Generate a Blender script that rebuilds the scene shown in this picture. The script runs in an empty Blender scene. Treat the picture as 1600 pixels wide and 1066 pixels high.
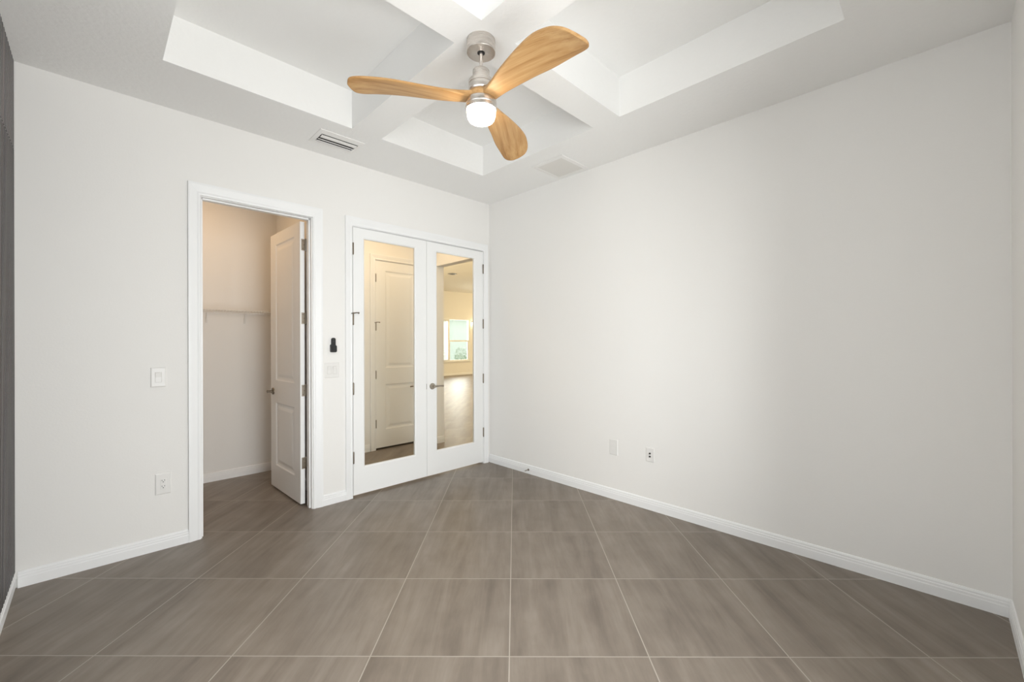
import bpy, bmesh, math, random
from mathutils import Vector, Matrix

sc = bpy.context.scene
COL = sc.collection
PI = math.pi

# ------------------------------------------------------------------ camera
CAM = Vector((-3.29974, -3.72325, 1.40))
cam_d = bpy.data.cameras.new('camera')
cam = bpy.data.objects.new('camera', cam_d)
COL.objects.link(cam)
cam_d.sensor_width = 36.0
cam_d.lens = 660.67 * 36 / 1600
cam_d.shift_y = 2.18 / 1600
cam_d.clip_start = 0.02
cam.matrix_world = (Matrix.Translation(CAM) @ Matrix.Rotation(math.radians(45.3735 - 90), 4, 'Z')
                    @ Matrix.Rotation(PI / 2, 4, 'X') @ Matrix.Rotation(-0.00254, 4, 'Z'))
sc.camera = cam

# ------------------------------------------------------------------ sky, daylight, exposure
world = bpy.data.worlds.new('sky')
sc.world = world
world.use_nodes = True
bg = world.node_tree.nodes['Background']
bg.inputs['Color'].default_value = (0.915, 0.945, 0.985, 1)
bg.inputs['Strength'].default_value = 2.9


def light(name, kind, loc, energy, color=(1, 1, 1), rot=(0, 0, 0), size=None, size_y=None, radius=None):
    d = bpy.data.lights.new(name, kind)
    d.energy = energy
    d.color = color
    if kind == 'AREA':
        d.shape = 'RECTANGLE'
        d.size = size
        d.size_y = size_y
    elif radius is not None:
        d.shadow_soft_size = radius
    o = bpy.data.objects.new(name, d)
    o.location = loc
    o.rotation_euler = rot
    COL.objects.link(o)
    return o


# daylight through an unseen window added behind the camera (the sky lights it and the added side window)
light('daylight_added_window', 'AREA', (-2.25, -4.13, 1.27), 79, (0.99, 0.985, 0.995), (PI / 2, 0, 0), 1.9, 2.5)
# daylight through the far window of the living room
light('daylight_living_window', 'AREA', (7.75, 11.12, 1.55), 60, (1.0, 0.97, 0.9), (-PI / 2, 0, 0), 1.5, 1.7)
# the warm ceiling lamps of closet, hall and living room, plus one added for the floor
light('closet_lamp', 'AREA', (-2.75, 0.75, 3.00), 5.6, (1.0, 0.64, 0.32), (0, 0, 0), 0.6, 0.5)
light('hall_lamp', 'AREA', (-0.85, 0.72, 3.00), 11.5, (1.0, 0.74, 0.46), (0, 0, 0), 1.3, 0.7)
light('living_lamp', 'POINT', (3.8, 1.9, 2.4), 75, (1.0, 0.80, 0.50), radius=0.25)  # added unseen lamp, brightens the near living room floor
light('living_lamp', 'POINT', (6.3, 3.2, 2.25), 175, (1.0, 0.78, 0.45), radius=0.25)
light('living_lamp', 'POINT', (2.0, 7.0, 2.25), 145, (1.0, 0.78, 0.45), radius=0.25)
light('living_lamp', 'POINT', (9.6, 7.6, 2.25), 110, (1.0, 0.78, 0.45), radius=0.25)

vs = sc.view_settings
vs.view_transform = 'Standard'
vs.look = 'None'
vs.exposure = 0.06
vs.gamma = 1.0
vs.use_curve_mapping = False

# ------------------------------------------------------------------ room measures (metres)
H = 3.018            # ceiling
XL, YN = -3.625, -3.978   # face of the slat wall, face of the wall behind the camera
WT = 0.115           # partition thickness
ZT = 3.30            # coffer top
GH = 3.57            # living room ceiling


# ------------------------------------------------------------------ materials
def lin(c):
    return tuple((x / 255 / 12.92 if x / 255 <= 0.04045 else ((x / 255 + 0.055) / 1.055) ** 2.4) for x in c) + (1,)


def mat(name, rgb, rough=0.5, metal=0.0, spec=0.5, bump=None, emit=None, estr=0):
    m = bpy.data.materials.new(name)
    m.use_nodes = True
    nt = m.node_tree
    b = nt.nodes['Principled BSDF']
    b.inputs['Base Color'].default_value = lin(rgb)
    b.inputs['Roughness'].default_value = rough
    b.inputs['Metallic'].default_value = metal
    b.inputs['Specular IOR Level'].default_value = spec
    if emit:
        b.inputs['Emission Color'].default_value = lin(emit)
        b.inputs['Emission Strength'].default_value = estr
    if bump:
        scale, strength, dist = bump
        g = nt.nodes.new('ShaderNodeNewGeometry')
        n = nt.nodes.new('ShaderNodeTexNoise')
        n.inputs['Scale'].default_value = scale
        n.inputs['Detail'].default_value = 3
        bp = nt.nodes.new('ShaderNodeBump')
        bp.inputs['Strength'].default_value = strength
        bp.inputs['Distance'].default_value = dist
        nt.links.new(g.outputs['Position'], n.inputs['Vector'])
        nt.links.new(n.outputs['Fac'], bp.inputs['Height'])
        nt.links.new(bp.outputs['Normal'], b.inputs['Normal'])
    return m


M = {}
M['wall'] = mat('wall_paint', (240, 238, 235), 0.75, spec=0.25, bump=(90, 0.12, 0.003))
M['ceiling'] = mat('ceiling_paint', (244, 243, 241), 0.85, spec=0.2, bump=(42, 0.30, 0.006))
M['trim'] = mat('trim_paint', (244, 244, 244), 0.38, spec=0.45)
M['door'] = mat('door_paint', (244, 244, 243), 0.35, spec=0.45)
M['plate'] = mat('white_plastic', (234, 232, 229), 0.35)
M['vent'] = mat('vent_enamel', (240, 238, 235), 0.4)
M['dark'] = mat('dark_cavity', (38, 37, 36), 0.8)
M['black'] = mat('black_plastic', (22, 22, 23), 0.4)
M['nickel'] = mat('satin_nickel', (176, 168, 156), 0.30, metal=1.0)
M['bronze'] = mat('aged_nickel', (128, 118, 104), 0.34, metal=1.0)
M['rubber'] = mat('grey_rubber', (70, 68, 66), 0.7)
M['wire'] = mat('white_coated_wire', (228, 226, 222), 0.4)
M['lawn'] = mat('lawn', (96, 128, 66), 0.9, bump=(30, 0.5, 0.03))
M['leaf'] = mat('shrub_leaves', (172, 178, 164), 0.7, bump=(14, 0.8, 0.05))
M['siding'] = mat('pale_stucco', (200, 203, 196), 0.8)
M['filter'] = mat('grey_filter', (200, 197, 191), 0.9)
M['grille'] = mat('grille_enamel', (224, 221, 216), 0.5)
M['blind'] = mat('blind_slats', (225, 226, 222), 0.5)


def brushed():
    m = mat('brushed_steel', (216, 210, 204), 0.30, metal=1.0)
    nt = m.node_tree
    b = nt.nodes['Principled BSDF']
    tc = nt.nodes.new('ShaderNodeTexCoord')
    mp = nt.nodes.new('ShaderNodeMapping')
    mp.inputs['Scale'].default_value = (6, 6, 420)
    n = nt.nodes.new('ShaderNodeTexNoise')
    n.inputs['Scale'].default_value = 1.0
    r = nt.nodes.new('ShaderNodeMapRange')
    r.inputs['To Min'].default_value = 0.20
    r.inputs['To Max'].default_value = 0.34
    nt.links.new(tc.outputs['Object'], mp.inputs['Vector'])
    nt.links.new(mp.outputs['Vector'], n.inputs['Vector'])
    nt.links.new(n.outputs['Fac'], r.inputs['Value'])
    nt.links.new(r.outputs['Result'], b.inputs['Roughness'])
    tg = nt.nodes.new('ShaderNodeTangent')
    tg.direction_type = 'RADIAL'
    tg.axis = 'Z'
    nt.links.new(tg.outputs['Tangent'], b.inputs['Tangent'])
    b.inputs['Anisotropic'].default_value = 0.75
    return m


M['steel'] = brushed()


def wood():
    m = mat('light_carved_wood', (205, 158, 100), 0.42, spec=0.35)
    nt = m.node_tree
    b = nt.nodes['Principled BSDF']
    tc = nt.nodes.new('ShaderNodeTexCoord')
    mp = nt.nodes.new('ShaderNodeMapping')
    mp.inputs['Scale'].default_value = (2.2, 34, 34)
    n1 = nt.nodes.new('ShaderNodeTexNoise')
    n1.inputs['Scale'].default_value = 1.0
    n1.inputs['Detail'].default_value = 5
    n1.inputs['Distortion'].default_value = 0.6
    mp2 = nt.nodes.new('ShaderNodeMapping')
    mp2.inputs['Scale'].default_value = (5, 190, 190)
    n2 = nt.nodes.new('ShaderNodeTexNoise')
    n2.inputs['Scale'].default_value = 1.0
    n2.inputs['Detail'].default_value = 2
    add = nt.nodes.new('ShaderNodeMath')
    add.operation = 'MULTIPLY_ADD'
    add.inputs[1].default_value = 0.35
    ramp = nt.nodes.new('ShaderNodeValToRGB')
    e = ramp.color_ramp.elements
    e[0].position = 0.42
    e[0].color = lin((148, 106, 62))
    e[1].position = 0.86
    e[1].color = lin((196, 158, 110))
    mid = ramp.color_ramp.elements.new(0.60)
    mid.color = lin((178, 136, 87))
    nt.links.new(tc.outputs['Object'], mp.inputs['Vector'])
    nt.links.new(tc.outputs['Object'], mp2.inputs['Vector'])
    nt.links.new(mp.outputs['Vector'], n1.inputs['Vector'])
    nt.links.new(mp2.outputs['Vector'], n2.inputs['Vector'])
    nt.links.new(n2.outputs['Fac'], add.inputs[0])
    nt.links.new(n1.outputs['Fac'], add.inputs[2])
    nt.links.new(add.outputs['Value'], ramp.inputs['Fac'])
    nt.links.new(ramp.outputs['Color'], b.inputs['Base Color'])
    return m


M['wood'] = wood()


def slat_mat(name, c0, c1):
    m = mat(name, (86, 82, 82), 0.48, spec=0.5)
    nt = m.node_tree
    b = nt.nodes['Principled BSDF']
    g = nt.nodes.new('ShaderNodeNewGeometry')
    mp = nt.nodes.new('ShaderNodeMapping')
    mp.inputs['Scale'].default_value = (60, 60, 2)
    n = nt.nodes.new('ShaderNodeTexNoise')
    n.inputs['Scale'].default_value = 1.0
    ramp = nt.nodes.new('ShaderNodeValToRGB')
    ramp.color_ramp.elements[0].color = lin(c0)
    ramp.color_ramp.elements[1].color = lin(c1)
    nt.links.new(g.outputs['Position'], mp.inputs['Vector'])
    nt.links.new(mp.outputs['Vector'], n.inputs['Vector'])
    nt.links.new(n.outputs['Fac'], ramp.inputs['Fac'])
    nt.links.new(ramp.outputs['Color'], b.inputs['Base Color'])
    return m


M['slat'] = slat_mat('charcoal_slats', (92, 88, 88), (118, 113, 113))
M['slat_pale'] = slat_mat('grey_slats', (122, 118, 118), (148, 143, 143))


def glass():
    m = bpy.data.materials.new('clear_glass')
    m.use_nodes = True
    nt = m.node_tree
    nt.nodes.remove(nt.nodes['Principled BSDF'])
    out = nt.nodes['Material Output']
    t = nt.nodes.new('ShaderNodeBsdfTransparent')
    t.inputs['Color'].default_value = (0.97, 0.98, 0.97, 1)
    g = nt.nodes.new('ShaderNodeBsdfGlossy')
    g.inputs['Roughness'].default_value = 0.02
    f = nt.nodes.new('ShaderNodeFresnel')
    f.inputs['IOR'].default_value = 1.2
    mx = nt.nodes.new('ShaderNodeMixShader')
    nt.links.new(f.outputs['Fac'], mx.inputs['Fac'])
    nt.links.new(t.outputs['BSDF'], mx.inputs[1])
    nt.links.new(g.outputs['BSDF'], mx.inputs[2])
    nt.links.new(mx.outputs['Shader'], out.inputs['Surface'])
    return m


M['glass'] = glass()


def dome_mat():
    m = mat('lit_opal_glass', (250, 246, 238), 0.3, emit=(255, 240, 216), estr=36.0)
    return m


M['dome'] = dome_mat()
M['bulb'] = mat('lit_globe', (255, 246, 230), 0.4, emit=(255, 226, 180), estr=8.0)


def floor_mat():
    m = mat('grey_taupe_tile', (142, 130, 119), 0.36, spec=0.4)
    nt = m.node_tree
    L = nt.links
    b = nt.nodes['Principled BSDF']

    def math_n(op, a=None, bb=None, c=None):
        n = nt.nodes.new('ShaderNodeMath')
        n.operation = op
        for i, v in enumerate((a, bb, c)):
            if v is None:
                continue
            if isinstance(v, (int, float)):
                n.inputs[i].default_value = v
            else:
                L.new(v, n.inputs[i])
        return n.outputs[0]

    T = 0.6208
    g = nt.nodes.new('ShaderNodeNewGeometry')
    sep = nt.nodes.new('ShaderNodeSeparateXYZ')
    L.new(g.outputs['Position'], sep.inputs[0])
    x, y = sep.outputs[0], sep.outputs[1]
    s = 1 / math.sqrt(2)
    u = math_n('MULTIPLY', math_n('ADD', x, y), s)       # along the streaks
    v = math_n('MULTIPLY', math_n('SUBTRACT', y, x), s)
    un = math_n('DIVIDE', math_n('ADD', u, 2.462), T)
    vn = math_n('DIVIDE', math_n('ADD', v, 0.272), T)
    uf, vf = math_n('FRACT', un), math_n('FRACT', vn)
    ui, vi = math_n('FLOOR', un), math_n('FLOOR', vn)

    def edge(f):
        return math_n('MINIMUM', f, math_n('SUBTRACT', 1.0, f))
    d = math_n('MULTIPLY', math_n('MINIMUM', edge(uf), edge(vf)), T)
    grout = math_n('LESS_THAN', d, 0.0024)
    ids = nt.nodes.new('ShaderNodeCombineXYZ')
    L.new(ui, ids.inputs[0])
    L.new(vi, ids.inputs[1])
    wn = nt.nodes.new('ShaderNodeTexWhiteNoise')
    wn.noise_dimensions = '3D'
    L.new(ids.outputs[0], wn.inputs['Vector'])
    rnd = wn.outputs['Value']
    # streaky stone
    vec = nt.nodes.new('ShaderNodeCombineXYZ')
    L.new(math_n('MULTIPLY', u, 1.1), vec.inputs[0])
    L.new(math_n('MULTIPLY', v, 9.0), vec.inputs[1])
    L.new(math_n('MULTIPLY', rnd, 40.0), vec.inputs[2])
    n1 = nt.nodes.new('ShaderNodeTexNoise')
    n1.inputs['Scale'].default_value = 1.0
    n1.inputs['Detail'].default_value = 6
    n1.inputs['Roughness'].default_value = 0.62
    n1.inputs['Distortion'].default_value = 0.35
    L.new(vec.outputs[0], n1.inputs['Vector'])
    n2 = nt.nodes.new('ShaderNodeTexNoise')
    n2.inputs['Scale'].default_value = 6.0
    n2.inputs['Detail'].default_value = 6
    L.new(g.outputs['Position'], n2.inputs['Vector'])
    f = math_n('ADD', math_n('MULTIPLY', n1.outputs['Fac'], 0.8), math_n('MULTIPLY', n2.outputs['Fac'], 0.25))
    f = math_n('ADD', f, math_n('MULTIPLY', math_n('SUBTRACT', rnd, 0.5), 0.06))
    ramp = nt.nodes.new('ShaderNodeValToRGB')
    e = ramp.color_ramp.elements
    e[0].position = 0.34
    e[0].color = lin((112, 101, 91))
    e[1].position = 0.74
    e[1].color = lin((150, 139, 128))
    k = ramp.color_ramp.elements.new(0.53)
    k.color = lin((131, 120, 109))
    L.new(f, ramp.inputs['Fac'])
    mx = nt.nodes.new('ShaderNodeMix')
    mx.data_type = 'RGBA'
    L.new(grout, mx.inputs['Factor'])
    L.new(ramp.outputs['Color'], mx.inputs['A'])
    mx.inputs['B'].default_value = lin((176, 167, 156))
    L.new(mx.outputs['Result'], b.inputs['Base Color'])
    rr = math_n('ADD', math_n('MULTIPLY', grout, 0.3), 0.38)
    L.new(rr, b.inputs['Roughness'])
    bp = nt.nodes.new('ShaderNodeBump')
    bp.inputs['Strength'].default_value = 0.15
    bp.inputs['Distance'].default_value = 0.002
    L.new(math_n('MULTIPLY', grout, -1.0), bp.inputs['Height'])
    L.new(bp.outputs['Normal'], b.inputs['Normal'])
    return m


M['floor'] = floor_mat()


# ------------------------------------------------------------------ mesh helpers
class MB:
    """collects shapes; build() links them as ONE mesh object"""

    def __init__(self):
        self.bm = bmesh.new()

    def box(self, x0, x1, y0, y1, z0, z1):
        bm = self.bm
        v = [bm.verts.new(p) for p in ((x0, y0, z0), (x1, y0, z0), (x1, y1, z0), (x0, y1, z0),
                                       (x0, y0, z1), (x1, y0, z1), (x1, y1, z1), (x0, y1, z1))]
        for f in ((0, 3, 2, 1), (4, 5, 6, 7), (0, 1, 5, 4), (1, 2, 6, 5), (2, 3, 7, 6), (3, 0, 4, 7)):
            bm.faces.new([v[i] for i in f])
        return self

    def quad(self, *pts):
        self.bm.faces.new([self.bm.verts.new(p) for p in pts])
        return self

    def lathe(self, prof, c=(0, 0, 0), axis='z', n=48, cap=True):
        bm = self.bm
        rings = []
        for r, h in prof:
            ring = []
            for i in range(n):
                a = 2 * PI * i / n
                p = (r * math.cos(a), r * math.sin(a), h)
                if axis == 'x':
                    p = (h, p[0], p[1])
                elif axis == 'y':
                    p = (p[1], h, p[0])
                ring.append(bm.verts.new((c[0] + p[0], c[1] + p[1], c[2] + p[2])))
            rings.append(ring)
        for a, b in zip(rings, rings[1:]):
            for i in range(n):
                j = (i + 1) % n
                bm.faces.new((a[i], a[j], b[j], b[i]))
        if cap:
            bm.faces.new(list(reversed(rings[0])))
            bm.faces.new(rings[-1])
        return self

    def tube(self, pts, r, n=8):
        bm = self.bm
        pts = [Vector(p) for p in pts]
        rings = []
        for i, p in enumerate(pts):
            t = (pts[min(i + 1, len(pts) - 1)] - pts[max(i - 1, 0)]).normalized()
            a = Vector((0, 0, 1)) if abs(t.z) < 0.9 else Vector((1, 0, 0))
            u = t.cross(a).normalized()
            w = t.cross(u)
            rr = r[i] if isinstance(r, (list, tuple)) else r
            rings.append([bm.verts.new(p + rr * (math.cos(2 * PI * k / n) * u + math.sin(2 * PI * k / n) * w)) for k in range(n)])
        for a, b in zip(rings, rings[1:]):
            for k in range(n):
                bm.faces.new((a[k], a[(k + 1) % n], b[(k + 1) % n], b[k]))
        bm.faces.new(list(reversed(rings[0])))
        bm.faces.new(rings[-1])
        return self

    def extrude(self, prof, a, b):
        """closed profile of 3-D points (relative), swept from offset a to offset b"""
        bm = self.bm
        A = [bm.verts.new(Vector(p) + Vector(a)) for p in prof]
        B = [bm.verts.new(Vector(p) + Vector(b)) for p in prof]
        n = len(prof)
        for i in range(n):
            bm.faces.new((A[i], A[(i + 1) % n], B[(i + 1) % n], B[i]))
        bm.faces.new(list(reversed(A)))
        bm.faces.new(B)
        return self

    def build(self, name, m, parent=None, local=False, bevel=0.0, smooth=False, segs=2):
        bm = self.bm
        bmesh.ops.remove_doubles(bm, verts=bm.verts, dist=1e-6)
        bmesh.ops.recalc_face_normals(bm, faces=bm.faces)
        if bevel:
            ed = [e for e in bm.edges if len(e.link_faces) == 2 and e.calc_face_angle(0) > 0.6]
            bmesh.ops.bevel(bm, geom=ed, offset=bevel, segments=segs, affect='EDGES', clamp_overlap=True, profile=0.6)
        if parent is not None and not local:
            root = parent
            while root.parent:
                root = root.parent
            bmesh.ops.translate(bm, verts=bm.verts, vec=-Vector(root.location))
        me = bpy.data.meshes.new(name)
        bm.to_mesh(me)
        bm.free()
        if smooth:
            for p in me.polygons:
                p.use_smooth = True
        me.materials.append(m)
        o = bpy.data.objects.new(name, me)
        COL.objects.link(o)
        if smooth:
            me.set_sharp_from_angle(angle=math.radians(38))
        if parent is not None:
            o.parent = parent
        return o


def struct(o, label=None):
    o['kind'] = 'structure'
    if label:
        o['label'] = label
    return o


def tag(o, label, cat, group=None):
    o['label'] = label
    o['category'] = cat
    if group:
        o['group'] = group
    return o


def empty(name, loc, rz=0.0):
    o = bpy.data.objects.new(name, None)
    o.empty_display_size = 0.1
    COL.objects.link(o)
    o.location = loc
    o.rotation_euler = (0, 0, rz)
    return o


# ------------------------------------------------------------------ the setting: floor, walls, ceilings
GX1, GY0, GY1 = 10.6, -2.0, 10.87      # living room extent
struct(MB().box(-3.9, GX1 + 0.2, -4.3, GY1 + 0.15, -0.12, 0.0).build('floor', M['floor']))

# door wall with the closet opening and the double door opening
CL, CR, CT = -2.757, -1.995, 2.456      # closet opening
FL, FR, FT = -1.647, -0.093, 2.456      # double door opening
m = MB()
m.box(-3.80, CL, 0, WT, 0, H).box(CL, CR, 0, WT, CT, H).box(CR, FL, 0, WT, 0, H)
m.box(FL, FR, 0, WT, FT, H).box(FR, 0.0, 0, WT, 0, H)
struct(m.build('wall_back', M['wall']))
struct(MB().box(0.0, 0.22, -4.2, 0.16, 0, H + 0.35).build('wall_right', M['wall']))
SY0, SY1, SZ0, SZ1 = -3.2, -1.5, 0.02, 2.5      # side window, out of the frame, added for its light
m = MB()
xw = XL - 0.032
m.box(-3.80, xw, -4.12, SY0, 0, H).box(-3.80, xw, SY1, 0.0, 0, H)
m.box(-3.80, xw, SY0, SY1, 0, SZ0).box(-3.80, xw, SY0, SY1, SZ1, H)
struct(m.build('wall_left', M['wall']))
# wall behind the camera, with the opening of the added window
WX0, WX1, WZ0, WZ1 = -3.1, -1.4, 0.02, 2.5
m = MB()
m.box(-3.655, WX0, -4.12, YN, 0, H).box(WX1, 0.0, -4.12, YN, 0, H)
m.box(WX0, WX1, -4.12, YN, 0, WZ0).box(WX0, WX1, -4.12, YN, WZ1, H)
struct(m.build('wall_front', M['wall']))

# coffered ceiling
xs = [-3.80, -3.020, -1.915, -1.677, -0.617, 0.0]
ys = [-4.12, -3.388, -2.108, -1.884, -0.607, 0.0]
m = MB()
for i in range(5):
    for j in range(5):
        x0, x1, y0, y1 = xs[i], xs[i + 1], ys[j], ys[j + 1]
        if i in (1, 3) and j in (1, 3):
            m.quad((x0, y0, ZT), (x1, y0, ZT), (x1, y1, ZT), (x0, y1, ZT))
            for a, b in (((x0, y0), (x1, y0)), ((x1, y0), (x1, y1)), ((x1, y1), (x0, y1)), ((x0, y1), (x0, y0))):
                m.quad((a[0], a[1], H), (b[0], b[1], H), (b[0], b[1], ZT), (a[0], a[1], ZT))
        else:
            m.quad((x0, y0, H), (x1, y0, H), (x1, y1, H), (x0, y1, H))
struct(m.build('ceiling', M['ceiling']))

# closet
CBY, CRX = 1.46, -1.858
struct(MB().box(-3.70, CRX + 0.115, CBY, CBY + WT, 0, H).build('wall_closet_back', M['wall']))
struct(MB().box(CRX, CRX + 0.115, WT, CBY, 0, H).build('wall_closet_right', M['wall']))
struct(MB().box(-3.80, -3.60, WT, CBY, 0, H).build('wall_closet_left', M['wall']))
struct(MB().box(-3.80, CRX + 0.115, WT, CBY + WT, H, H + 0.08).build('ceiling_closet', M['ceiling']))
# hall behind the double door
HY = 1.44
HL, HR, HT = -0.700, 0.010, 2.480
m = MB()
m.box(CRX + 0.115, HL, HY, HY + WT, 0, H).box(HR, 0.08, HY, HY + WT, 0, H).box(HL, HR, HY, HY + WT, HT, H)
struct(m.build('wall_hall', M['wall']))
struct(MB().box(HL - 0.05, HR + 0.05, HY + WT, HY + WT + 0.1, 0, HT + 0.05).build('hall_door_light_block', M['dark']))  # added dark block, keeps light out of the gap under the hall door
struct(MB().box(CRX + 0.115, 0.08, WT, HY + WT, H, H + 0.08).build('ceiling_hall', M['ceiling']))
# wall between hall and living room with the open passage
m = MB()
m.box(0.08, 0.20, 1.19, GY1, 0, GH).box(0.08, 0.20, 0.16, 1.19, 2.462, GH)
struct(m.build('wall_passage', M['wall']))
# living room
m = MB()
LX0, LX1, LZ0, LZ1 = 6.96, 8.50, 0.60, 2.42     # its window
m.box(0.20, LX0, GY1, GY1 + 0.15, 0, GH).box(LX1, GX1, GY1, GY1 + 0.15, 0, GH)
m.box(LX0, LX1, GY1, GY1 + 0.15, 0, LZ0).box(LX0, LX1, GY1, GY1 + 0.15, LZ1, GH)
struct(m.build('wall_living_back', M['wall']))
struct(MB().box(GX1, GX1 + 0.15, GY0, GY1 + 0.15, 0, GH).build('wall_living_right', M['wall']))
struct(MB().box(0.22, GX1, GY0 - 0.15, GY0, 0, GH).build('wall_living_front', M['wall']))
struct(MB().box(0.08, GX1 + 0.15, GY0 - 0.15, GY1 + 0.15, GH, GH + 0.1).build('ceiling_living', M['ceiling']))

# ------------------------------------------------------------------ baseboards and casings
BP = [(0.0, 0.0), (0.0145, 0.0), (0.0145, 0.052), (0.0125, 0.056), (0.0125, 0.068), (0.0095, 0.072), (0.0095, 0.082),
      (0.005, 0.090), (0.0, 0.092)]     # (off the wall, height)


def base_x(m, x0, x1, y, s):      # along x, standing off the wall in direction s of y
    m.extrude([(0, s * d, z) for d, z in BP], (x0, y, 0), (x1, y, 0))


def base_y(m, y0, y1, x, s):
    m.extrude([(s * d, 0, z) for d, z in BP], (x, y0, 0), (x, y1, 0))


CW = 0.072
m = MB()
base_x(m, XL + 0.009, CL - CW, 0, -1)
base_x(m, CR + 0.08, FL - 0.065, 0, -1)
struct(m.build('baseboard_back', M['trim']))
m = MB()
base_y(m, YN, -0.001, 0, -1)
struct(m.build('baseboard_right', M['trim']))
m = MB()
m.extrude([(d * 2.1, 0, z) for d, z in BP], (XL - 0.03, SY1 + 0.02, 0), (XL - 0.03, -0.001, 0))
struct(m.build('baseboard_left', M['trim']))
m = MB()
base_x(m, WX1 + 0.02, -0.016, YN, 1)
struct(m.build('baseboard_front', M['trim']))
m = MB()
base_x(m, -3.6, CRX, CBY, -1)
base_y(m, WT + 0.02, CBY - 0.016, CRX, -1)
struct(m.build('baseboard_closet', M['trim']))
m = MB()
base_x(m, CRX + 0.115, HL - 0.08, HY, -1)
struct(m.build('baseboard_hall', M['trim']))
m = MB()
base_x(m, 0.20, GX1, GY1, -1)
base_x(m, 0.08, 0.2, 1.19, -1)
struct(m.build('baseboard_living', M['trim']))

CP = [(0.0, 0.0), (0.0, 0.010), (0.010, 0.013), (0.020, 0.011), (0.048, 0.016), (0.060, 0.018), (0.072, 0.018), (0.072, 0.0)]


def casing(m, x0, x1, zt, y, s, wl, wr, wt):
    """mitred casing about an opening x0..x1 up to zt; profile from the opening outwards, off the wall in direction s of y"""
    bm = m.bm
    rows = []
    for d, t in CP:
        k = d / 0.072
        rows.append([(x0 - k * wl, y + s * t, 0.0), (x0 - k * wl, y + s * t, zt + k * wt),
                     (x1 + k * wr, y + s * t, zt + k * wt), (x1 + k * wr, y + s * t, 0.0)])
    V = [[bm.verts.new(p) for p in r] for r in rows]
    n = len(V)
    for i in range(n):
        a, b = V[i], V[(i + 1) % n]
        for j in range(3):
            bm.faces.new((a[j], a[j + 1], b[j + 1], b[j]))
    bm.faces.new([r[0] for r in V])
    bm.faces.new([r[3] for r in V])


# closet door: casing, jambs and stops
m = MB()
casing(m, CL - 0.004, CR + 0.006, CT + 0.004, 0, -1, 0.070, 0.078, 0.084)
struct(m.build('trim_1', M['trim']))
m = MB()
JT = 0.004
m.box(CL, CL + JT, -0.001, WT + 0.001, 0, CT).box(CR - JT, CR, -0.001, WT + 0.001, 0, CT)
m.box(CL, CR, -0.001, WT + 0.001, CT - JT, CT)
m.box(CL + JT, CL + JT + 0.011, 0.030, 0.068, 0, CT - JT)
m.box(CR - JT - 0.011, CR - JT, 0.030, 0.068, 0, CT - JT)
m.box(CL + JT, CR - JT, 0.030, 0.068, CT - JT - 0.011, CT - JT)
struct(m.build('trim_2', M['trim'], bevel=0.0012))
m = MB()
casing(m, FL - 0.001, FR + 0.001, FT + 0.001, 0, -1, 0.064, 0.060, 0.078)
struct(m.build('trim_3', M['trim']))
m = MB()
m.box(FL, FL + JT, 0.0, WT + 0.001, 0, FT).box(FR - JT, FR, 0.0, WT + 0.001, 0, FT)
m.box(FL, FR, 0.0, WT + 0.001, FT - JT, FT)
m.box(FL + JT, FL + JT + 0.011, 0.040, 0.075, 0, FT - JT).box(FR - JT - 0.011, FR - JT, 0.040, 0.075, 0, FT - JT)
m.box(FL + JT, FR - JT, 0.040, 0.075, FT - JT - 0.011, FT - JT)
struct(m.build('trim_4', M['trim'], bevel=0.0012))
m = MB()
casing(m, HL - 0.002, HR, HT + 0.002, HY, -1, 0.072, 0.068, 0.072)
m.box(HL, HL + JT, HY, HY + WT, 0, HT).box(HR - JT, HR, HY, HY + WT, 0, HT).box(HL, HR, HY, HY + WT, HT - JT, HT)
struct(m.build('trim_5', M['trim']))


# ------------------------------------------------------------------ doors
def knuckle(name, x, y, z, parent, h=0.10, pin_stop=0, m=None, leaf=None):
    """butt hinge barrel (with ball tips); leaf = (x0, x1, y0, y1) a plate seen on the door edge"""
    b = MB()
    r = 0.0068
    prof = [(0.002, -h / 2 - 0.006), (0.005, -h / 2 - 0.003), (r, -h / 2)]
    for k in range(1, 5):
        zz = -h / 2 + k * h / 5
        prof += [(r, zz - 0.0008), (r * 0.86, zz), (r, zz + 0.0008)]
    prof += [(r, h / 2), (0.005, h / 2 + 0.003), (0.002, h / 2 + 0.006)]
    b.lathe(prof, (x, y, z), n=16)
    o = b.build(name, m or M['bronze'], parent, local=True, smooth=True)
    if leaf:
        p = MB()
        p.box(leaf[0], leaf[1], leaf[2], leaf[3], z - h / 2 + 0.001, z + h / 2 - 0.001)
        p.build('hinge_leaf', M['nickel'], o, local=True, bevel=0.0006)
        s = MB()
        for dz, dy in ((-0.033, 0.004), (0, -0.006), (0.033, 0.004)):
            s.lathe([(0.0036, 0.0), (0.0036, -0.0012), (0.002, -0.0018)],
                    (leaf[0], (leaf[2] + leaf[3]) / 2 + dy, z + dz), axis='x', n=12)
        s.build('screws', M['bronze'], o, local=True)
    if pin_stop:
        t = MB()
        zt = z + h / 2 + 0.002
        t.tube([(x, y, zt), (x + 0.022 * pin_stop, y - 0.028, zt + 0.004), (x + 0.036 * pin_stop, y - 0.024, zt + 0.002)], 0.0045)
        t.tube([(x, y, zt), (x - 0.024 * pin_stop, y - 0.022, zt - 0.004)], 0.0045)
        t.lathe([(0.0085, zt - 0.005), (0.0085, zt + 0.006)], (x, y, 0), n=14)
        t.lathe([(0.007, 0.0), (0.009, 0.004), (0.007, 0.008)], (x + 0.036 * pin_stop, y - 0.024, zt + 0.002), axis='x', n=12)
        t.build('hinge_pin_stop', M['bronze'], o, local=True, smooth=True)
    return o


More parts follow.
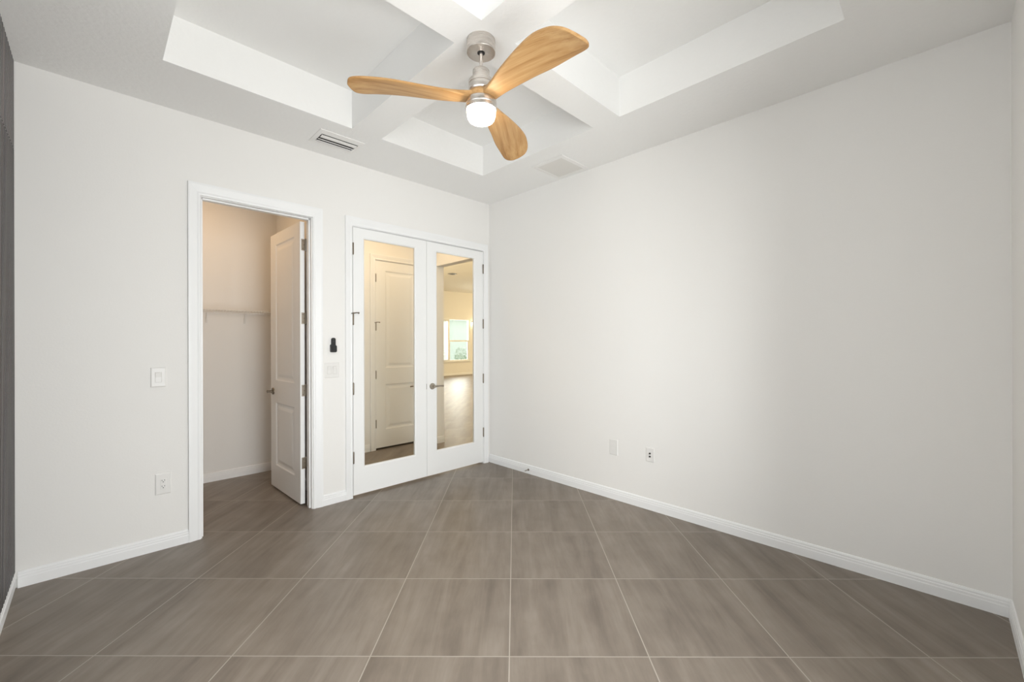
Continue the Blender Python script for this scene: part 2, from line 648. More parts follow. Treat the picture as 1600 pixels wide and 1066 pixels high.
def lever(x, y, z, s, parent, way, m=None):
    """lever handle on a face looking to -y (s=-1) or +y (s=1); way = direction of the lever along x"""
    m = m or M['nickel']
    r = MB()
    r.lathe([(0.033, 0.0), (0.033, s * 0.004), (0.030, s * 0.009), (0.020, s * 0.011)], (x, y, z), axis='y', n=40)
    ro = r.build('rose', m, parent, local=True, smooth=True)
    h = MB()
    yy = y + s * 0.048
    h.lathe([(0.011, s * 0.009), (0.010, s * 0.040), (0.012, s * 0.050), (0.011, s * 0.056), (0.006, s * 0.058)], (x, y, z), axis='y', n=24)
    h.tube([(x, yy, z), (x + way * 0.025, yy, z + 0.001), (x + way * 0.06, yy - s * 0.002, z + 0.002),
            (x + way * 0.095, yy - s * 0.004, z + 0.001), (x + way * 0.112, yy - s * 0.005, z)],
           [0.0105, 0.0092, 0.0080, 0.0078, 0.0090], n=12)
    h.build('lever_handle', m, parent, local=True, smooth=True)
    return ro


def panel_door_mesh(w, zb, zt, t, panels, x0=0.0, faces=(-1, 1)):
    """slab x0..x0+w, y 0..t, with moulded recessed panels [(xa, xb, za, zb)] on both faces"""
    m = MB()
    bm = m.bm
    X = sorted({x0, x0 + w} | {p[0] for p in panels} | {p[1] for p in panels})
    Z = sorted({zb, zt} | {p[2] for p in panels} | {p[3] for p in panels})
    for y, s in ((0.0, 1), (t, -1)):      # s: direction into the slab
        for i in range(len(X) - 1):
            for j in range(len(Z) - 1):
                a, b, c, d = X[i], X[i + 1], Z[j], Z[j + 1]
                if any(abs(p[0] - a) < 1e-6 and abs(p[2] - c) < 1e-6 for p in panels):
                    steps = [(0, 0), (0.010, 0.007), (0.022, 0.009), (0.034, 0.009), (0.060, 0.003), (0.066, 0.0025)]
                    rows = [[bm.verts.new((a + k, y + s * q, c + k)), bm.verts.new((b - k, y + s * q, c + k)),
                             bm.verts.new((b - k, y + s * q, d - k)), bm.verts.new((a + k, y + s * q, d - k))] for k, q in steps]
                    for r0, r1 in zip(rows, rows[1:]):
                        for k in range(4):
                            bm.faces.new((r0[k], r0[(k + 1) % 4], r1[(k + 1) % 4], r1[k]))
                    bm.faces.new(rows[-1])
                else:
                    m.quad((a, y, c), (b, y, c), (b, y, d), (a, y, d))
    for i in range(len(X) - 1):
        for z in (zb, zt):
            m.quad((X[i], 0, z), (X[i + 1], 0, z), (X[i + 1], t, z), (X[i], t, z))
    for j in range(len(Z) - 1):
        for x in (x0, x0 + w):
            m.quad((x, 0, Z[j]), (x, t, Z[j]), (x, t, Z[j + 1]), (x, 0, Z[j + 1]))
    return m


# closet door, standing open into the closet
d1 = empty('door_1', (-2.001, 0.124, 0), math.radians(91.9))
struct(d1, 'white two-panel door standing open into the closet')
w1, y1, t1 = 0.752, 0.010, 0.036
pm = panel_door_mesh(w1, 0.018, 2.442, t1, [(0.004 + 0.140, w1 - 0.136, 0.235, 0.835), (0.004 + 0.140, w1 - 0.136, 1.045, 2.335)], 0.004)
bmesh.ops.translate(pm.bm, verts=pm.bm.verts, vec=(0, y1, 0))
pm.build('leaf', M['door'], d1, local=True)
for z in (2.245, 1.612, 0.990, 0.366):
    knuckle('hinge', 0.0, 0.002, z, d1, m=M['bronze'] if z < 2 else M['nickel'], leaf=(0.0030, 0.0045, 0.004, y1 + 0.026))
lever(w1 - 0.062, y1 + t1, 0.935, 1, d1, -1, M['bronze'])
lever(w1 - 0.062, y1, 0.935, -1, d1, -1, M['bronze'])
MB().box(w1 + 0.004, w1 + 0.0052, y1 + 0.006, y1 + 0.030, 0.905, 0.965).build('latch_plate', M['bronze'], d1, local=True)

# glass double door, closed
def french(name, label, x0, x1, hinge_side):
    o = empty(name, ((x0 + x1) / 2, 0, 0))
    struct(o, label)
    c = (x0 + x1) / 2
    a, b = x0 - c, x1 - c
    zb, zt = 0.020, FT - 0.008
    if hinge_side < 0:
        ga, gb = -1.531 - c, -0.999 - c
    else:
        ga, gb = -0.733 - c, -0.227 - c
    gz0, gz1 = 0.265, 2.355
    y0, y1 = -0.002, 0.038
    m = MB()
    # frame with a small sticking bevel about the glass
    bm = m.bm
    for y, s in ((y0, 1), (y1, -1)):
        O = [(a, zb), (b, zb), (b, zt), (a, zt)]
        rows = [O]
        for k, q in ((0.010, 0.0), (0.006, 0.004), (0.0, 0.008), (0.0, 0.0185)):
            rows.append([(ga - k, gz0 - k), (gb + k, gz0 - k), (gb + k, gz1 + k), (ga - k, gz1 + k)])
        qs = [0, 0, 0.004, 0.008, 0.0185]
        V = [[bm.verts.new((p[0], y + s * q, p[1])) for p in r] for r, q in zip(rows, qs)]
        for r0, r1 in zip(V, V[1:]):
            for k in range(4):
                bm.faces.new((r0[k], r0[(k + 1) % 4], r1[(k + 1) % 4], r1[k]))
    for p, q in (((a, zb), (b, zb)), ((b, zb), (b, zt)), ((b, zt), (a, zt)), ((a, zt), (a, zb))):
        m.quad((p[0], y0, p[1]), (q[0], y0, q[1]), (q[0], y1, q[1]), (p[0], y1, p[1]))
    m.build('leaf', M['door'], o, local=True)
    MB().box(ga + 0.0005, gb - 0.0005, 0.0168, 0.0192, gz0 + 0.0005, gz1 - 0.0005).build('glass_pane', M['glass'], o, local=True)
    hx = a - 0.001 if hinge_side < 0 else b + 0.001
    for z in (2.250, 1.615, 0.985, 0.362):
        knuckle('hinge', hx, -0.0085, z, o, pin_stop=(1 if (hinge_side < 0 and 1.5 < z < 1.7) else 0))
    return o, c


d2, c2 = french('door_2', 'left glazed leaf of the closed white double door', FL + 0.007, -0.8635, -1)
d3, c3 = french('door_3', 'right glazed leaf of the closed white double door with lever handle', -0.8605, FR - 0.007, 1)
lever(-0.795 - c3, -0.002, 0.945, -1, d3, 1, M['nickel'])
lever(-0.795 - c3, 0.038, 0.945, 1, d3, 1, M['nickel'])
MB().box(-0.8665 - c2, -0.8632 - c2, -0.0036, -0.0010, 0.918, 0.975).build('strike_plate', M['bronze'], d2, local=True)

# hall door across the passage, closed
d4 = empty('door_4', (HL, HY, 0))
struct(d4, 'white two-panel hall door seen through the glass')
w4 = HR - HL - 0.010
pm = panel_door_mesh(w4, 0.022, HT - 0.007, 0.036, [(0.005 + 0.135, w4 - 0.13, 0.255, 0.850), (0.005 + 0.135, w4 - 0.13, 1.065, 2.350)], 0.005)
pm.build('leaf', M['door'], d4, local=True)
for z in (2.247, 1.612, 0.982, 0.341):
    knuckle('hinge', 0.003, -0.0075, z, d4, pin_stop=(1 if 1.5 < z < 1.7 else 0))
lever(w4 - 0.098, 0.0, 0.795, -1, d4, -1, M['bronze'])

# ------------------------------------------------------------------ windows
w = empty('added_window_1', ((WX0 + WX1) / 2, -4.05, 0))  # unseen window, added to bring daylight in from behind
struct(w)
m = MB()
m.box(WX0, WX0 + 0.05, -4.09, -4.03, WZ0, WZ1).box(WX1 - 0.05, WX1, -4.09, -4.03, WZ0, WZ1)
m.box(WX0 + 0.05, WX1 - 0.05, -4.09, -4.03, WZ0, WZ0 + 0.05).box(WX0 + 0.05, WX1 - 0.05, -4.09, -4.03, WZ1 - 0.05, WZ1)
xm = (WX0 + WX1) / 2
m.box(xm - 0.025, xm + 0.025, -4.09, -4.03, WZ0 + 0.05, WZ1 - 0.05)
m.build('frame', M['trim'], w)
MB().box(WX0 + 0.05, xm - 0.025, -4.063, -4.059, WZ0 + 0.05, WZ1 - 0.05).build('pane', M['glass'], w)
MB().box(xm + 0.025, WX1 - 0.05, -4.063, -4.059, WZ0 + 0.05, WZ1 - 0.05).build('pane', M['glass'], w)

w = empty('added_window_3', (-3.75, (SY0 + SY1) / 2, 0))  # unseen side window, added to even out the light
struct(w)
m = MB()
m.box(-3.77, -3.71, SY0, SY0 + 0.05, SZ0, SZ1).box(-3.77, -3.71, SY1 - 0.05, SY1, SZ0, SZ1)
m.box(-3.77, -3.71, SY0 + 0.05, SY1 - 0.05, SZ0, SZ0 + 0.05).box(-3.77, -3.71, SY0 + 0.05, SY1 - 0.05, SZ1 - 0.05, SZ1)
m.build('frame', M['trim'], w)
MB().box(-3.742, -3.738, SY0 + 0.05, SY1 - 0.05, SZ0 + 0.05, SZ1 - 0.05).build('pane', M['glass'], w)

w = empty('window_2', ((LX0 + LX1) / 2, GY1, 0))
struct(w, 'bright living room window with blinds, far behind the right glass leaf')
ym = GY1 + 0.07
m = MB()
m.box(LX0, LX0 + 0.05, ym - 0.05, ym + 0.05, LZ0, LZ1).box(LX1 - 0.07, LX1, ym - 0.05, ym + 0.05, LZ0, LZ1)
m.box(LX0 + 0.05, LX1 - 0.07, ym - 0.05, ym + 0.05, LZ0, LZ0 + 0.06).box(LX0 + 0.05, LX1 - 0.07, ym - 0.05, ym + 0.05, LZ1 - 0.05, LZ1)
MX = 7.36
m.box(MX - 0.045, MX + 0.045, ym - 0.05, ym + 0.05, LZ0 + 0.06, LZ1 - 0.05)
m.build('frame', M['trim'], w)
sash = MB()
sash.box(MX + 0.045, LX1 - 0.07, ym - 0.03, ym + 0.01, 1.44, 1.50)
sash.box(MX + 0.045, MX + 0.085, ym - 0.03, ym + 0.01, LZ0 + 0.06, 1.44).box(LX1 - 0.11, LX1 - 0.07, ym - 0.03, ym + 0.01, LZ0 + 0.06, 1.44)
sash.build('sash', M['trim'], w)
MB().box(LX0 + 0.05, MX - 0.045, ym + 0.020, ym + 0.024, LZ0 + 0.06, LZ1 - 0.05).build('pane', M['glass'], w)
MB().box(MX + 0.045, LX1 - 0.07, ym + 0.020, ym + 0.024, LZ0 + 0.06, LZ1 - 0.05).build('pane', M['glass'], w)
MB().box(LX0 - 0.03, LX1 + 0.03, GY1 - 0.05, GY1 + 0.02, LZ0 - 0.03, LZ0).build('sill', M['trim'], w)
bl = empty('window_blind', (7.17, GY1, LZ1))
tag(bl, 'white slatted blind over the narrow left light of the far living room window', 'blind')
m = MB()
for k in range(44):
    z = LZ0 + 0.09 + k * 0.038
    m.quad((LX0 + 0.06, ym - 0.095, z - 0.008), (MX - 0.03, ym - 0.095, z - 0.008), (MX - 0.03, ym - 0.055, z + 0.004), (LX0 + 0.06, ym - 0.055, z + 0.004))
m.build('slats', M['blind'], bl)
MB().box(LX0 + 0.055, MX - 0.025, ym - 0.10, ym - 0.052, LZ1 - 0.12, LZ1 - 0.052).build('headrail', M['blind'], bl)
MB().box(LX0 + 0.055, MX - 0.025, ym - 0.095, ym - 0.055, LZ0 + 0.062, LZ0 + 0.078).build('bottom_rail', M['blind'], bl)

# outdoors behind that window
struct(MB().box(-6, 26, GY1 + 0.2, 40, -0.25, -0.12).build('ground', M['lawn']))
hs = empty('neighbour_house', (20.5, 24, -0.12))
tag(hs, 'pale stucco house outside beyond the far living room window', 'house')
MB().box(17.35, 24.0, 24, 30, -0.12, 3.4).build('wall', M['siding'], hs)
MB().extrude([(17.0, 0, 3.4), (24.4, 0, 3.4), (20.7, 0, 5.2)], (0, 23.6, 0), (0, 30.4, 0)).build('roof', M['siding'], hs)
random.seed(4)


def shrub(x, y, r, h, label):
    m = MB()
    bmesh.ops.create_icosphere(m.bm, subdivisions=4, radius=1.0)
    for v in m.bm.verts:
        n = v.co.normalized()
        k = 1 + 0.10 * math.sin(9 * n.x + 3 * n.z) * math.cos(8 * n.y - 2 * n.z) + random.uniform(-0.07, 0.07)
        v.co = Vector((x + n.x * r * k, y + n.y * r * k, max(-0.12, h * 0.48 + n.z * h * 0.54 * k)))
    o = m.build('shrub', M['leaf'])
    tag(o, label, 'shrub')


shrub(9.35, 14.6, 0.55, 1.0, 'round green shrub outside the left side of the far living room window')
shrub(12.5, 16.6, 0.42, 1.15, 'taller green shrub outside the right side of the far living room window')

# ------------------------------------------------------------------ slat wall panels
def slat_panel(z0, z1, face, label):
    o = empty('slat_panel', (XL - 0.03, -0.75, z0))
    tag(o, label, 'wall panel')
    MB().box(XL - 0.030, XL - 0.018, SY1 + 0.05, -0.001, z0, z1).build('backing', M['dark'], o)
    m = MB()
    y = -0.006
    while y > SY1 + 0.10:
        m.box(XL - 0.018, XL - 0.0005, y - 0.030, y, z0, z1)
        y -= 0.048
    sl_ = m.build('slats', face, o)
    sl_.data.materials.append(M['dark'])          # the cut edges of the slats are black
    for f in sl_.data.polygons:
        f.material_index = 1 if abs(f.normal.y) > 0.5 else 0
    return o


slat_panel(0.093, 2.5085, M['slat'], 'tall charcoal vertical-slat panel rising from the left wall baseboard')
slat_panel(2.5135, H - 0.002, M['slat_pale'], 'short grey vertical-slat panel above the seam, under the ceiling')

# ------------------------------------------------------------------ ceiling fan
FX, FY = -1.824, -1.998
fan = empty('ceiling_fan', (FX, FY, H))
tag(fan, 'brushed steel ceiling fan with three carved wooden blades and lit globe', 'ceiling fan')
c = (FX, FY, 0)
can = MB().lathe([(0.060, 2.9495), (0.0755, 2.9495), (0.0765, 2.951), (0.0765, 3.0145), (0.074, H), (0.02, H)], c, n=64, cap=False)
can.lathe([(0.060, 2.9495), (0.0215, 2.9500), (0.0205, 2.958), (0.0, 2.958)], c, n=64, cap=False)
canopy = can.build('canopy', M['steel'], fan, smooth=True)
MB().lathe([(0.0200, 2.9488), (0.0200, 2.9520), (0.0125, 2.9530)], c, n=32, cap=True).build('canopy_hole', M['black'], canopy, smooth=True)
MB().tube([(FX, FY, 2.835), (FX, FY, 2.960)], 0.0095, n=20).build('downrod', M['steel'], fan, smooth=True)
mot = MB()
mot.lathe([(0.010, 2.8545), (0.0435, 2.854), (0.0455, 2.851), (0.0455, 2.8000), (0.0640, 2.7995), (0.0672, 2.797), (0.0675, 2.794),
           (0.0675, 2.779), (0.0655, 2.7775), (0.0655, 2.7755), (0.0675, 2.774), (0.0690, 2.746), (0.0680, 2.742), (0.058, 2.733)], c, n=64)
motor = mot.build('motor_housing', M['steel'], fan, smooth=True)

# edges of a blade as (along, across) from the root to the middle of the tip
EDGE1 = [(0.03, -0.046), (0.06, -0.050), (0.13, -0.078), (0.22, -0.118), (0.34, -0.160), (0.45, -0.193), (0.52, -0.202),
         (0.578, -0.200), (0.625, -0.176), (0.660, -0.118)]
EDGE2 = [(0.03, 0.044), (0.06, 0.042), (0.13, 0.026), (0.22, 0.015), (0.34, 0.005), (0.46, -0.001), (0.56, -0.016),
         (0.640, -0.033), (0.668, -0.054), (0.672, -0.090)]


def blade_z(s, e):
    x = s / 0.7
    a = 2.7102 - 0.0401 * x + 0.0707 * x * x - 0.0523 * x ** 3
    b = 0.0072 - 0.4461 * x - 0.3075 * x * x + 0.8234 * x ** 3
    return a - 0.009 * x ** 3 + (max(b, -0.30)) * e


def spline(P, n):
    out = []
    k = len(P) - 1
    for i in range(n + 1):
        t = (1 - (1 - i / n) ** 1.35) * k
        j = min(int(t), k - 1)
        t -= j
        p0, p1, p2, p3 = P[max(j - 1, 0)], P[j], P[j + 1], P[min(j + 2, k)]
        out.append(tuple(0.5 * (0.992 if c == 0 else 1.0) * (2 * p1[c] + (p2[c] - p0[c]) * t + (2 * p0[c] - 5 * p1[c] + 4 * p2[c] - p3[c]) * t * t
                                + (3 * p1[c] - p0[c] - 3 * p2[c] + p3[c]) * t ** 3) for c in (0, 1)))
    return out


def blade_mesh():
    m = MB()
    bm = m.bm
    NE = 16
    A, B_ = spline(EDGE1, 56), spline(EDGE2, 56)
    rings = []
    for i, (p, q) in enumerate(zip(A, B_)):
        ring, ring_b = [], []
        for k in range(NE + 1):
            u = 0.5 - 0.5 * math.cos(PI * k / NE)
            s_, e = p[0] + (q[0] - p[0]) * u, p[1] + (q[1] - p[1]) * u
            th = 0.036 - 0.016 * min(1, s_ / 0.20) - 0.003 * s_ / 0.7
            w_ = math.hypot(p[0] - q[0], p[1] - q[1])
            th *= min(1.0, 0.45 + w_ / 0.12)
            half = 0.5 * th * (0.52 + 0.48 * max(0.0, 1 - abs(2 * u - 1) ** 4) ** 0.5)
            z = blade_z(s_, e) - H
            ring.append((s_, e, z + half))
            ring_b.append((s_, e, z - half))
        rings.append([bm.verts.new(v_) for v_ in ring + ring_b[::-1]])
    n = len(rings[0])
    for r0, r1 in zip(rings, rings[1:]):
        for k in range(n):
            bm.faces.new((r0[k], r0[(k + 1) % n], r1[(k + 1) % n], r1[k]))
    bm.faces.new(list(reversed(rings[0])))
    bm.faces.new(rings[-1])
    return m


b0 = blade_mesh().build('blade', M['wood'], fan, local=True, smooth=True)
BA = 278.40
b0.rotation_euler = (0, 0, math.radians(BA))
for k in (1, 2):
    b = b0.copy()
    b.parent = fan
    a = math.radians(BA + 120 * k)
    droop = math.radians(1.9) if k == 1 else 0.0      # this one hangs a little lower
    b.rotation_euler = (0, droop, a)
    b.location = (0.308 * math.sin(droop) * math.cos(a), 0.308 * math.sin(droop) * math.sin(a), -0.308 * (1 - math.cos(droop)))
    COL.objects.link(b)
MB().lathe([(0.02, 2.736), (0.066, 2.734), (0.074, 2.726), (0.077, 2.712), (0.076, 2.700), (0.070, 2.693), (0.02, 2.692)], c, n=56).build('blade_hub', M['wood'], fan, smooth=True)
kit = MB().lathe([(0.02, 2.693), (0.079, 2.692), (0.0815, 2.690), (0.0820, 2.687), (0.0820, 2.664), (0.0800, 2.661), (0.0835, 2.659),
                  (0.0840, 2.645), (0.0820, 2.640), (0.0780, 2.640), (0.0770, 2.660), (0.02, 2.662)], c, n=64)
lk = kit.build('light_kit_ring', M['steel'], fan, smooth=True)
dm = MB().lathe([(0.0765, 2.6600), (0.0765, 2.630), (0.0755, 2.615), (0.072, 2.600), (0.064, 2.588), (0.050, 2.580), (0.032, 2.576), (0.012, 2.575), (0.002, 2.575)], c, n=64)
dm.build('light_globe', M['dome'], fan, smooth=True)['label'] = 'lit opal white glass globe'

# ------------------------------------------------------------------ ceiling vents
v = empty('air_vent', (-1.910, -0.315, H))
tag(v, 'white slotted supply vent in the ceiling above the closet door', 'air vent')
x0, x1, y0, y1 = -2.085, -1.735, -0.448, -0.186
ix0, ix1, iy0, iy1 = -2.055, -1.767, -0.392, -0.240
m = MB()
bm = m.bm
rows = [[(x0, y0, H - 0.0005), (x1, y0, H - 0.0005), (x1, y1, H - 0.0005), (x0, y1, H - 0.0005)],
        [(x0 + 0.002, y0 + 0.002, H - 0.005), (x1 - 0.002, y0 + 0.002, H - 0.005), (x1 - 0.002, y1 - 0.002, H - 0.005), (x0 + 0.002, y1 - 0.002, H - 0.005)],
        [(ix0, iy0, H - 0.012), (ix1, iy0, H - 0.012), (ix1, iy1, H - 0.012), (ix0, iy1, H - 0.012)],
        [(ix0, iy0, H - 0.0005), (ix1, iy0, H - 0.0005), (ix1, iy1, H - 0.0005), (ix0, iy1, H - 0.0005)]]
V = [[bm.verts.new(p) for p in r] for r in rows]
for r0, r1 in zip(V, V[1:]):
    for k in range(4):
        bm.faces.new((r0[k], r0[(k + 1) % 4], r1[(k + 1) % 4], r1[k]))
m.build('frame', M['vent'], v)
MB().box(ix0, ix1, iy0, iy1, H - 0.0035, H - 0.0015).build('duct_backing', M['dark'], v)
for yc, ww, tilt in ((-0.350, 0.058, 0.10), (-0.300, 0.030, 0.75), (-0.266, 0.030, 0.75)):
    m = MB()
    pts = []
    for k in range(7):
        t = (k / 6 - 0.5)
        pts.append((yc + t * ww * math.cos(tilt), H - 0.012 + t * ww * math.sin(tilt) * 0.5 - 0.006 * (1 - 4 * t * t)))
    prof = [(0, p[0], p[1]) for p in pts] + [(0, p[0], p[1] + 0.0016) for p in pts[::-1]]
    m.extrude(prof, (ix0 + 0.004, 0, 0), (ix1 - 0.004, 0, 0))
    m.build('louver', M['vent'], v, smooth=True)

v = empty('return_grille', (-0.235, -1.258, H))
tag(v, 'white square return grille in the ceiling near the right wall', 'air vent')
x0, x1, y0, y1 = -0.433, -0.040, -1.438, -1.078
q = 0.036
m = MB()
bm = m.bm
rows = []
for k, z in ((0, 0.0005), (0.002, 0.006), (q - 0.008, 0.009), (q, 0.009), (q, 0.001)):
    rows.append([bm.verts.new(p) for p in ((x0 + k, y0 + k, H - z), (x1 - k, y0 + k, H - z), (x1 - k, y1 - k, H - z), (x0 + k, y1 - k, H - z))])
for r0, r1 in zip(rows, rows[1:]):
    for k in range(4):
        bm.faces.new((r0[k], r0[(k + 1) % 4], r1[(k + 1) % 4], r1[k]))
m.build('frame', M['vent'], v)
MB().box(x0 + q, x1 - q, y0 + q, y1 - q, H - 0.0022, H - 0.0010).build('filter', M['filter'], v)
m = MB()
n = 24
for k in range(n):
    y = y0 + q + (k + 0.5) * (y1 - y0 - 2 * q) / n
    hw = 0.0072
    m.extrude([(0, y - hw, H - 0.0040), (0, y - hw, H - 0.0050), (0, y + hw, H - 0.0072), (0, y + hw, H - 0.0062)], (x0 + q, 0, 0), (x1 - q, 0, 0))
m.build('louvers', M['grille'], v)

v = empty('air_vent', (4.74, 7.09, GH))
tag(v, 'round dark vent in the living room ceiling beyond the glass', 'air vent')
MB().lathe([(0.02, GH - 0.012), (0.11, GH - 0.014), (0.145, GH - 0.004), (0.15, GH - 0.0005), (0.02, GH - 0.0005)], (4.74, 7.09, 0), n=40).build('ring', M['bronze'], v, smooth=True)
MB().lathe([(0.01, GH - 0.016), (0.08, GH - 0.018), (0.085, GH - 0.010)], (4.74, 7.09, 0), n=32).build('grille', M['rubber'], v, smooth=True)

sl = empty('wall_lamp', (8.62, GY1 - 0.12, 2.24))
tag(sl, 'small lit globe lamp beside the far living room window', 'lamp')
MB().lathe([(0.04, 0.0), (0.04, -0.015)], (8.62, GY1, 2.30), axis='y', n=24).build('wall_plate', M['bronze'], sl, smooth=True)
MB().tube([(8.62, GY1 - 0.01, 2.30), (8.62, GY1 - 0.07, 2.33), (8.62, GY1 - 0.11, 2.33)], 0.008).build('arm', M['bronze'], sl, smooth=True)
g = MB()
bmesh.ops.create_uvsphere(g.bm, u_segments=24, v_segments=14, radius=0.085)
bmesh.ops.translate(g.bm, verts=g.bm.verts, vec=(8.62, GY1 - 0.12, 2.245))
g.build('globe', M['bulb'], sl, smooth=True)


# ------------------------------------------------------------------ switches, outlets
def plate(name, label, cat, pos, axis, w, h, group=None):
    """wall plate; axis 'y': on the door wall looking to -y; 'x': on the right wall looking to -x. Returns (root, f) with f placing local (a, d, z)"""
    o = empty(name, pos)
    tag(o, label, cat, group)

    def P(a, d, z):      # a sideways, d off the wall, z up
        return (a, -d, z) if axis == 'y' else (-d, -a, z)
    m = MB()
    bm = m.bm
    rows = []
    for k, d in ((0, 0.0), (0, 0.0025), (0.002, 0.0045), (0.006, 0.0058)):
        rows.append([bm.verts.new(P(a, d, z)) for a, z in ((-w / 2 + k, -h / 2 + k), (w / 2 - k, -h / 2 + k), (w / 2 - k, h / 2 - k), (-w / 2 + k, h / 2 - k))])
    for r0, r1 in zip(rows, rows[1:]):
        for k in range(4):
            bm.faces.new((r0[k], r0[(k + 1) % 4], r1[(k + 1) % 4], r1[k]))
    bm.faces.new(rows[-1])
    bm.faces.new(list(reversed(rows[0])))
    m.build('cover_plate', M['plate'], o, local=True)
    return o, P


def pbox(P, a0, a1, d0, d1, z0, z1, m=None):
    m = m or MB()
    p, q = P(a0, d0, z0), P(a1, d1, z1)
    m.box(min(p[0], q[0]), max(p[0], q[0]), min(p[1], q[1]), max(p[1], q[1]), min(p[2], q[2]), max(p[2], q[2]))
    return m


def rocker(o, P, a):
    m = MB()
    pbox(P, a - 0.0175, a - 0.0160, 0.0055, 0.0062, -0.034, 0.034, m)
    pbox(P, a + 0.0160, a + 0.0175, 0.0055, 0.0062, -0.034, 0.034, m)
    pbox(P, a - 0.016, a + 0.016, 0.0055, 0.0062, 0.0325, 0.034, m)
    pbox(P, a - 0.016, a + 0.016, 0.0055, 0.0062, -0.034, -0.0325, m)
    m.build('switch_gap', M['filter'], o, local=True)
    m = MB()
    pr = [P(0, 0.0058, -0.032), P(0, 0.0068, -0.032), P(0, 0.0062, 0.0), P(0, 0.0105, 0.032), P(0, 0.0058, 0.032)]
    A, B = Vector(P(a - 0.0155, 0, 0)), Vector(P(a + 0.0155, 0, 0))
    m.extrude(pr, A, B)
    m.build('rocker', M['plate'], o, local=True)


def receptacle(o, P, slots=True, decor=False):
    body = MB()
    if decor:
        pbox(P, -0.0165, 0.0165, 0.0055, 0.0078, -0.0335, 0.0335, body)
    else:
        pbox(P, -0.0165, 0.0165, 0.0055, 0.0078, 0.006, 0.034, body)
        pbox(P, -0.0165, 0.0165, 0.0055, 0.0078, -0.034, -0.006, body)
    ro = body.build('receptacle', M['plate'], o, local=True, bevel=0.001)
    for zc in (0.0195, -0.0195):
        for q in ((-0.0082, -0.0056, 0.0, 0.0085), (0.0056, 0.0082, 0.0, 0.0085), (-0.0028, 0.0028, -0.0095, -0.0045)):
            pbox(P, q[0], q[1], 0.0077, 0.0081, zc + q[2], zc + q[3]).build('slot', M['black'] if slots else M['vent'], ro, local=True)


o, P = plate('light_switch', 'single white rocker switch on the wall left of the closet door', 'light switch', (-2.993, 0, 1.170), 'y', 0.080, 0.132)
rocker(o, P, 0.0)
o, P = plate('light_switch', 'double white rocker switch between closet door and glass doors', 'light switch', (-1.830, 0, 1.162), 'y', 0.124, 0.132)
rocker(o, P, -0.023)
rocker(o, P, 0.023)
o, P = plate('wall_outlet', 'white duplex outlet low on the wall left of the closet door', 'outlet', (-2.969, 0, 0.444), 'y', 0.084, 0.142)
receptacle(o, P, True, True)
o, P = plate('wall_outlet', 'plain white duplex outlet on the right wall, nearer the corner', 'outlet', (0, -1.671, 0.462), 'x', 0.084, 0.138)
receptacle(o, P, False)
o, P = plate('cable_outlet', 'white cable plate with two dark sockets on the right wall', 'outlet', (0, -2.020, 0.458), 'x', 0.076, 0.118)
for z, nm in ((0.012, 'coaxial_socket'), (-0.013, 'coaxial_socket')):
    m = MB()
    m.lathe([(0.0075, -0.005), (0.0075, -0.009), (0.0055, -0.010), (0.0050, -0.016), (0.0030, -0.016)], (0, 0, z), axis='x', n=20)
    m.build(nm, M['black'], o, local=True, smooth=True)

# ------------------------------------------------------------------ fan remote in its wall holder
def rrect(w, h, z0, y0, y1, r, m, wt=None, n=6):
    """upright rounded tile, front looking to -y: centre x=0, from z0 up h, width w at the bottom and wt at the top"""
    wt = wt or w
    pts = []
    for cx, cz, a0 in ((wt / 2 - r, z0 + h - r, 0), (-wt / 2 + r, z0 + h - r, PI / 2), (-w / 2 + r, z0 + r, PI), (w / 2 - r, z0 + r, 1.5 * PI)):
        for k in range(n + 1):
            a = a0 + k * PI / 2 / n
            pts.append((cx + r * math.cos(a), 0, cz + r * math.sin(a)))
    m.extrude(pts, (0, y0, 0), (0, y1, 0))
    return m


ho = empty('remote_holder', (-1.8205, 0, 1.318))
tag(ho, 'black cradle on the wall above the double switch, holding the remote', 'holder')
m = MB()
rrect(0.052, 0.068, 0, -0.0005, -0.004, 0.010, m)
m.build('back_plate', M['black'], ho, local=True)
m = MB()
rrect(0.052, 0.060, 0, -0.020, -0.025, 0.012, m)
m.box(-0.026, -0.022, -0.021, -0.003, 0.008, 0.055).box(0.022, 0.026, -0.021, -0.003, 0.008, 0.055).box(-0.022, 0.022, -0.021, -0.003, 0.002, 0.007)
m.build('cradle_pocket', M['black'], ho, local=True, bevel=0.001)
rm = empty('remote_control', (-1.8205, 0, 1.326))
tag(rm, 'slim black fan remote standing in the wall cradle', 'remote')
m = MB()
rrect(0.036, 0.118, 0, -0.0045, -0.0185, 0.016, m)
m.build('body', M['black'], rm, local=True, bevel=0.0015)
for k, z in enumerate((0.104, 0.086)):
    m = MB().lathe([(0.0055, 0.0), (0.0055, -0.0016), (0.004, -0.0022)], (0, -0.0183, z), axis='y', n=18)
    m.build('button', M['rubber'], rm, local=True, smooth=True)

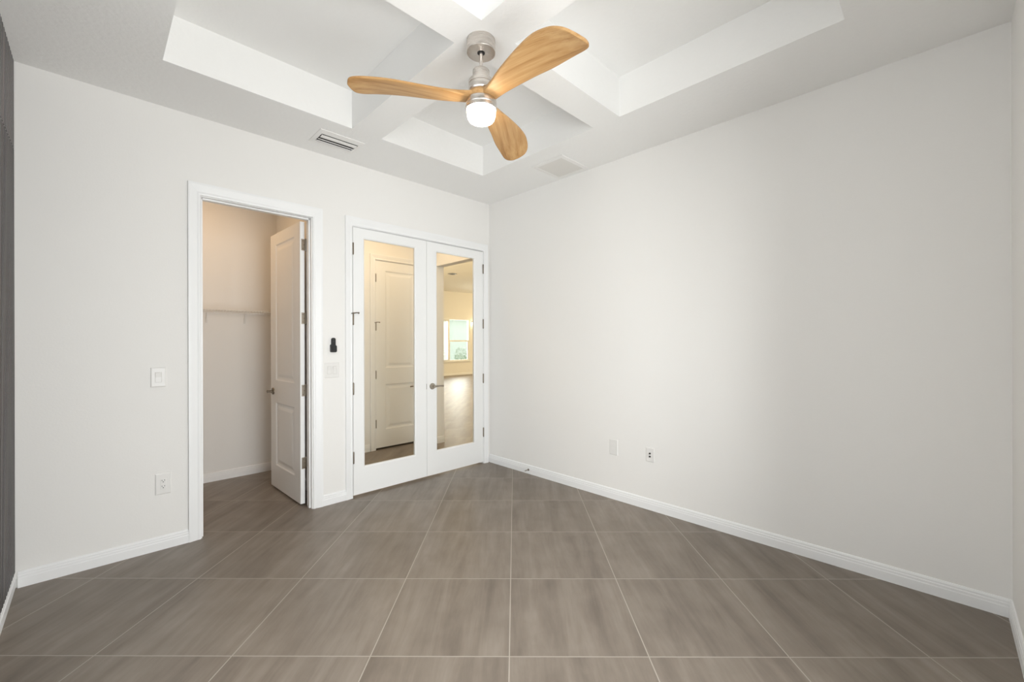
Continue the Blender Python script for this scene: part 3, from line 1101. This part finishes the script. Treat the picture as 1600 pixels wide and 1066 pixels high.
# ------------------------------------------------------------------ door stop on the right baseboard
ds = empty('door_stop', (-0.0145, -0.640, 0.044))
tag(ds, 'small metal door stop on the right wall baseboard near the corner', 'door stop')
m = MB()
m.lathe([(0.011, 0.0), (0.011, -0.003), (0.006, -0.006)], (0, 0, 0), axis='x', n=20)
m.build('base', M['bronze'], ds, local=True, smooth=True)
pts = [(-0.005 - 0.058 * k / 220, 0.0042 * math.cos(2 * PI * k / 12), 0.0042 * math.sin(2 * PI * k / 12)) for k in range(221)]
MB().tube(pts, 0.0011, n=5).build('spring', M['nickel'], ds, local=True, smooth=True)
MB().lathe([(0.004, -0.062), (0.0065, -0.064), (0.0065, -0.074), (0.004, -0.076)], (0, 0, 0), axis='x', n=18).build('bumper', M['plate'], ds, local=True, smooth=True)

# ------------------------------------------------------------------ wire shelf on the closet back wall
sh = empty('wire_shelf', (-2.7, CBY, 1.690))
tag(sh, 'white wire shelf with hanging rail on the closet back wall', 'shelf')
SX0, SX1, SD = -3.598, CRX - 0.002, 0.305
zs = 1.722
m = MB()
for yy, zz in ((CBY - 0.012, zs), (CBY - SD * 0.5, zs - 0.004), (CBY - SD, zs), (CBY - SD, zs - 0.028)):
    m.tube([(SX0, yy, zz), (SX1, yy, zz)], 0.0034, n=6)
m.build('long_wires', M['wire'], sh, smooth=True)
m = MB()
n = int((SX1 - SX0) / 0.0254)
for k in range(n):
    x = SX0 + 0.012 + k * 0.0254
    m.tube([(x, CBY - 0.012, zs + 0.004), (x, CBY - SD + 0.001, zs + 0.004), (x, CBY - SD - 0.004, zs - 0.001), (x, CBY - SD - 0.004, zs - 0.030)], 0.0026, n=4)
cw = m.build('cross_wires', M['wire'], sh)
cw['kind'] = 'stuff'
for x in (-3.4, -2.95, -2.50, -2.168):
    m = MB()
    m.box(x - 0.006, x + 0.006, CBY - 0.016, CBY - 0.0005, zs - 0.012, zs + 0.010)
    m.build('wall_clip', M['wire'], sh, bevel=0.0015)
for x in (-2.93, -2.502, -2.169):
    m = MB()
    m.tube([(x, CBY - 0.020, zs - 0.004), (x, CBY - 0.014, zs - 0.050), (x, CBY - 0.008, zs - 0.105)], 0.0045, n=6)
    m.box(x - 0.008, x + 0.008, CBY - 0.010, CBY - 0.0005, zs - 0.118, zs - 0.060)
    m.build('wall_bracket', M['wire'], sh)
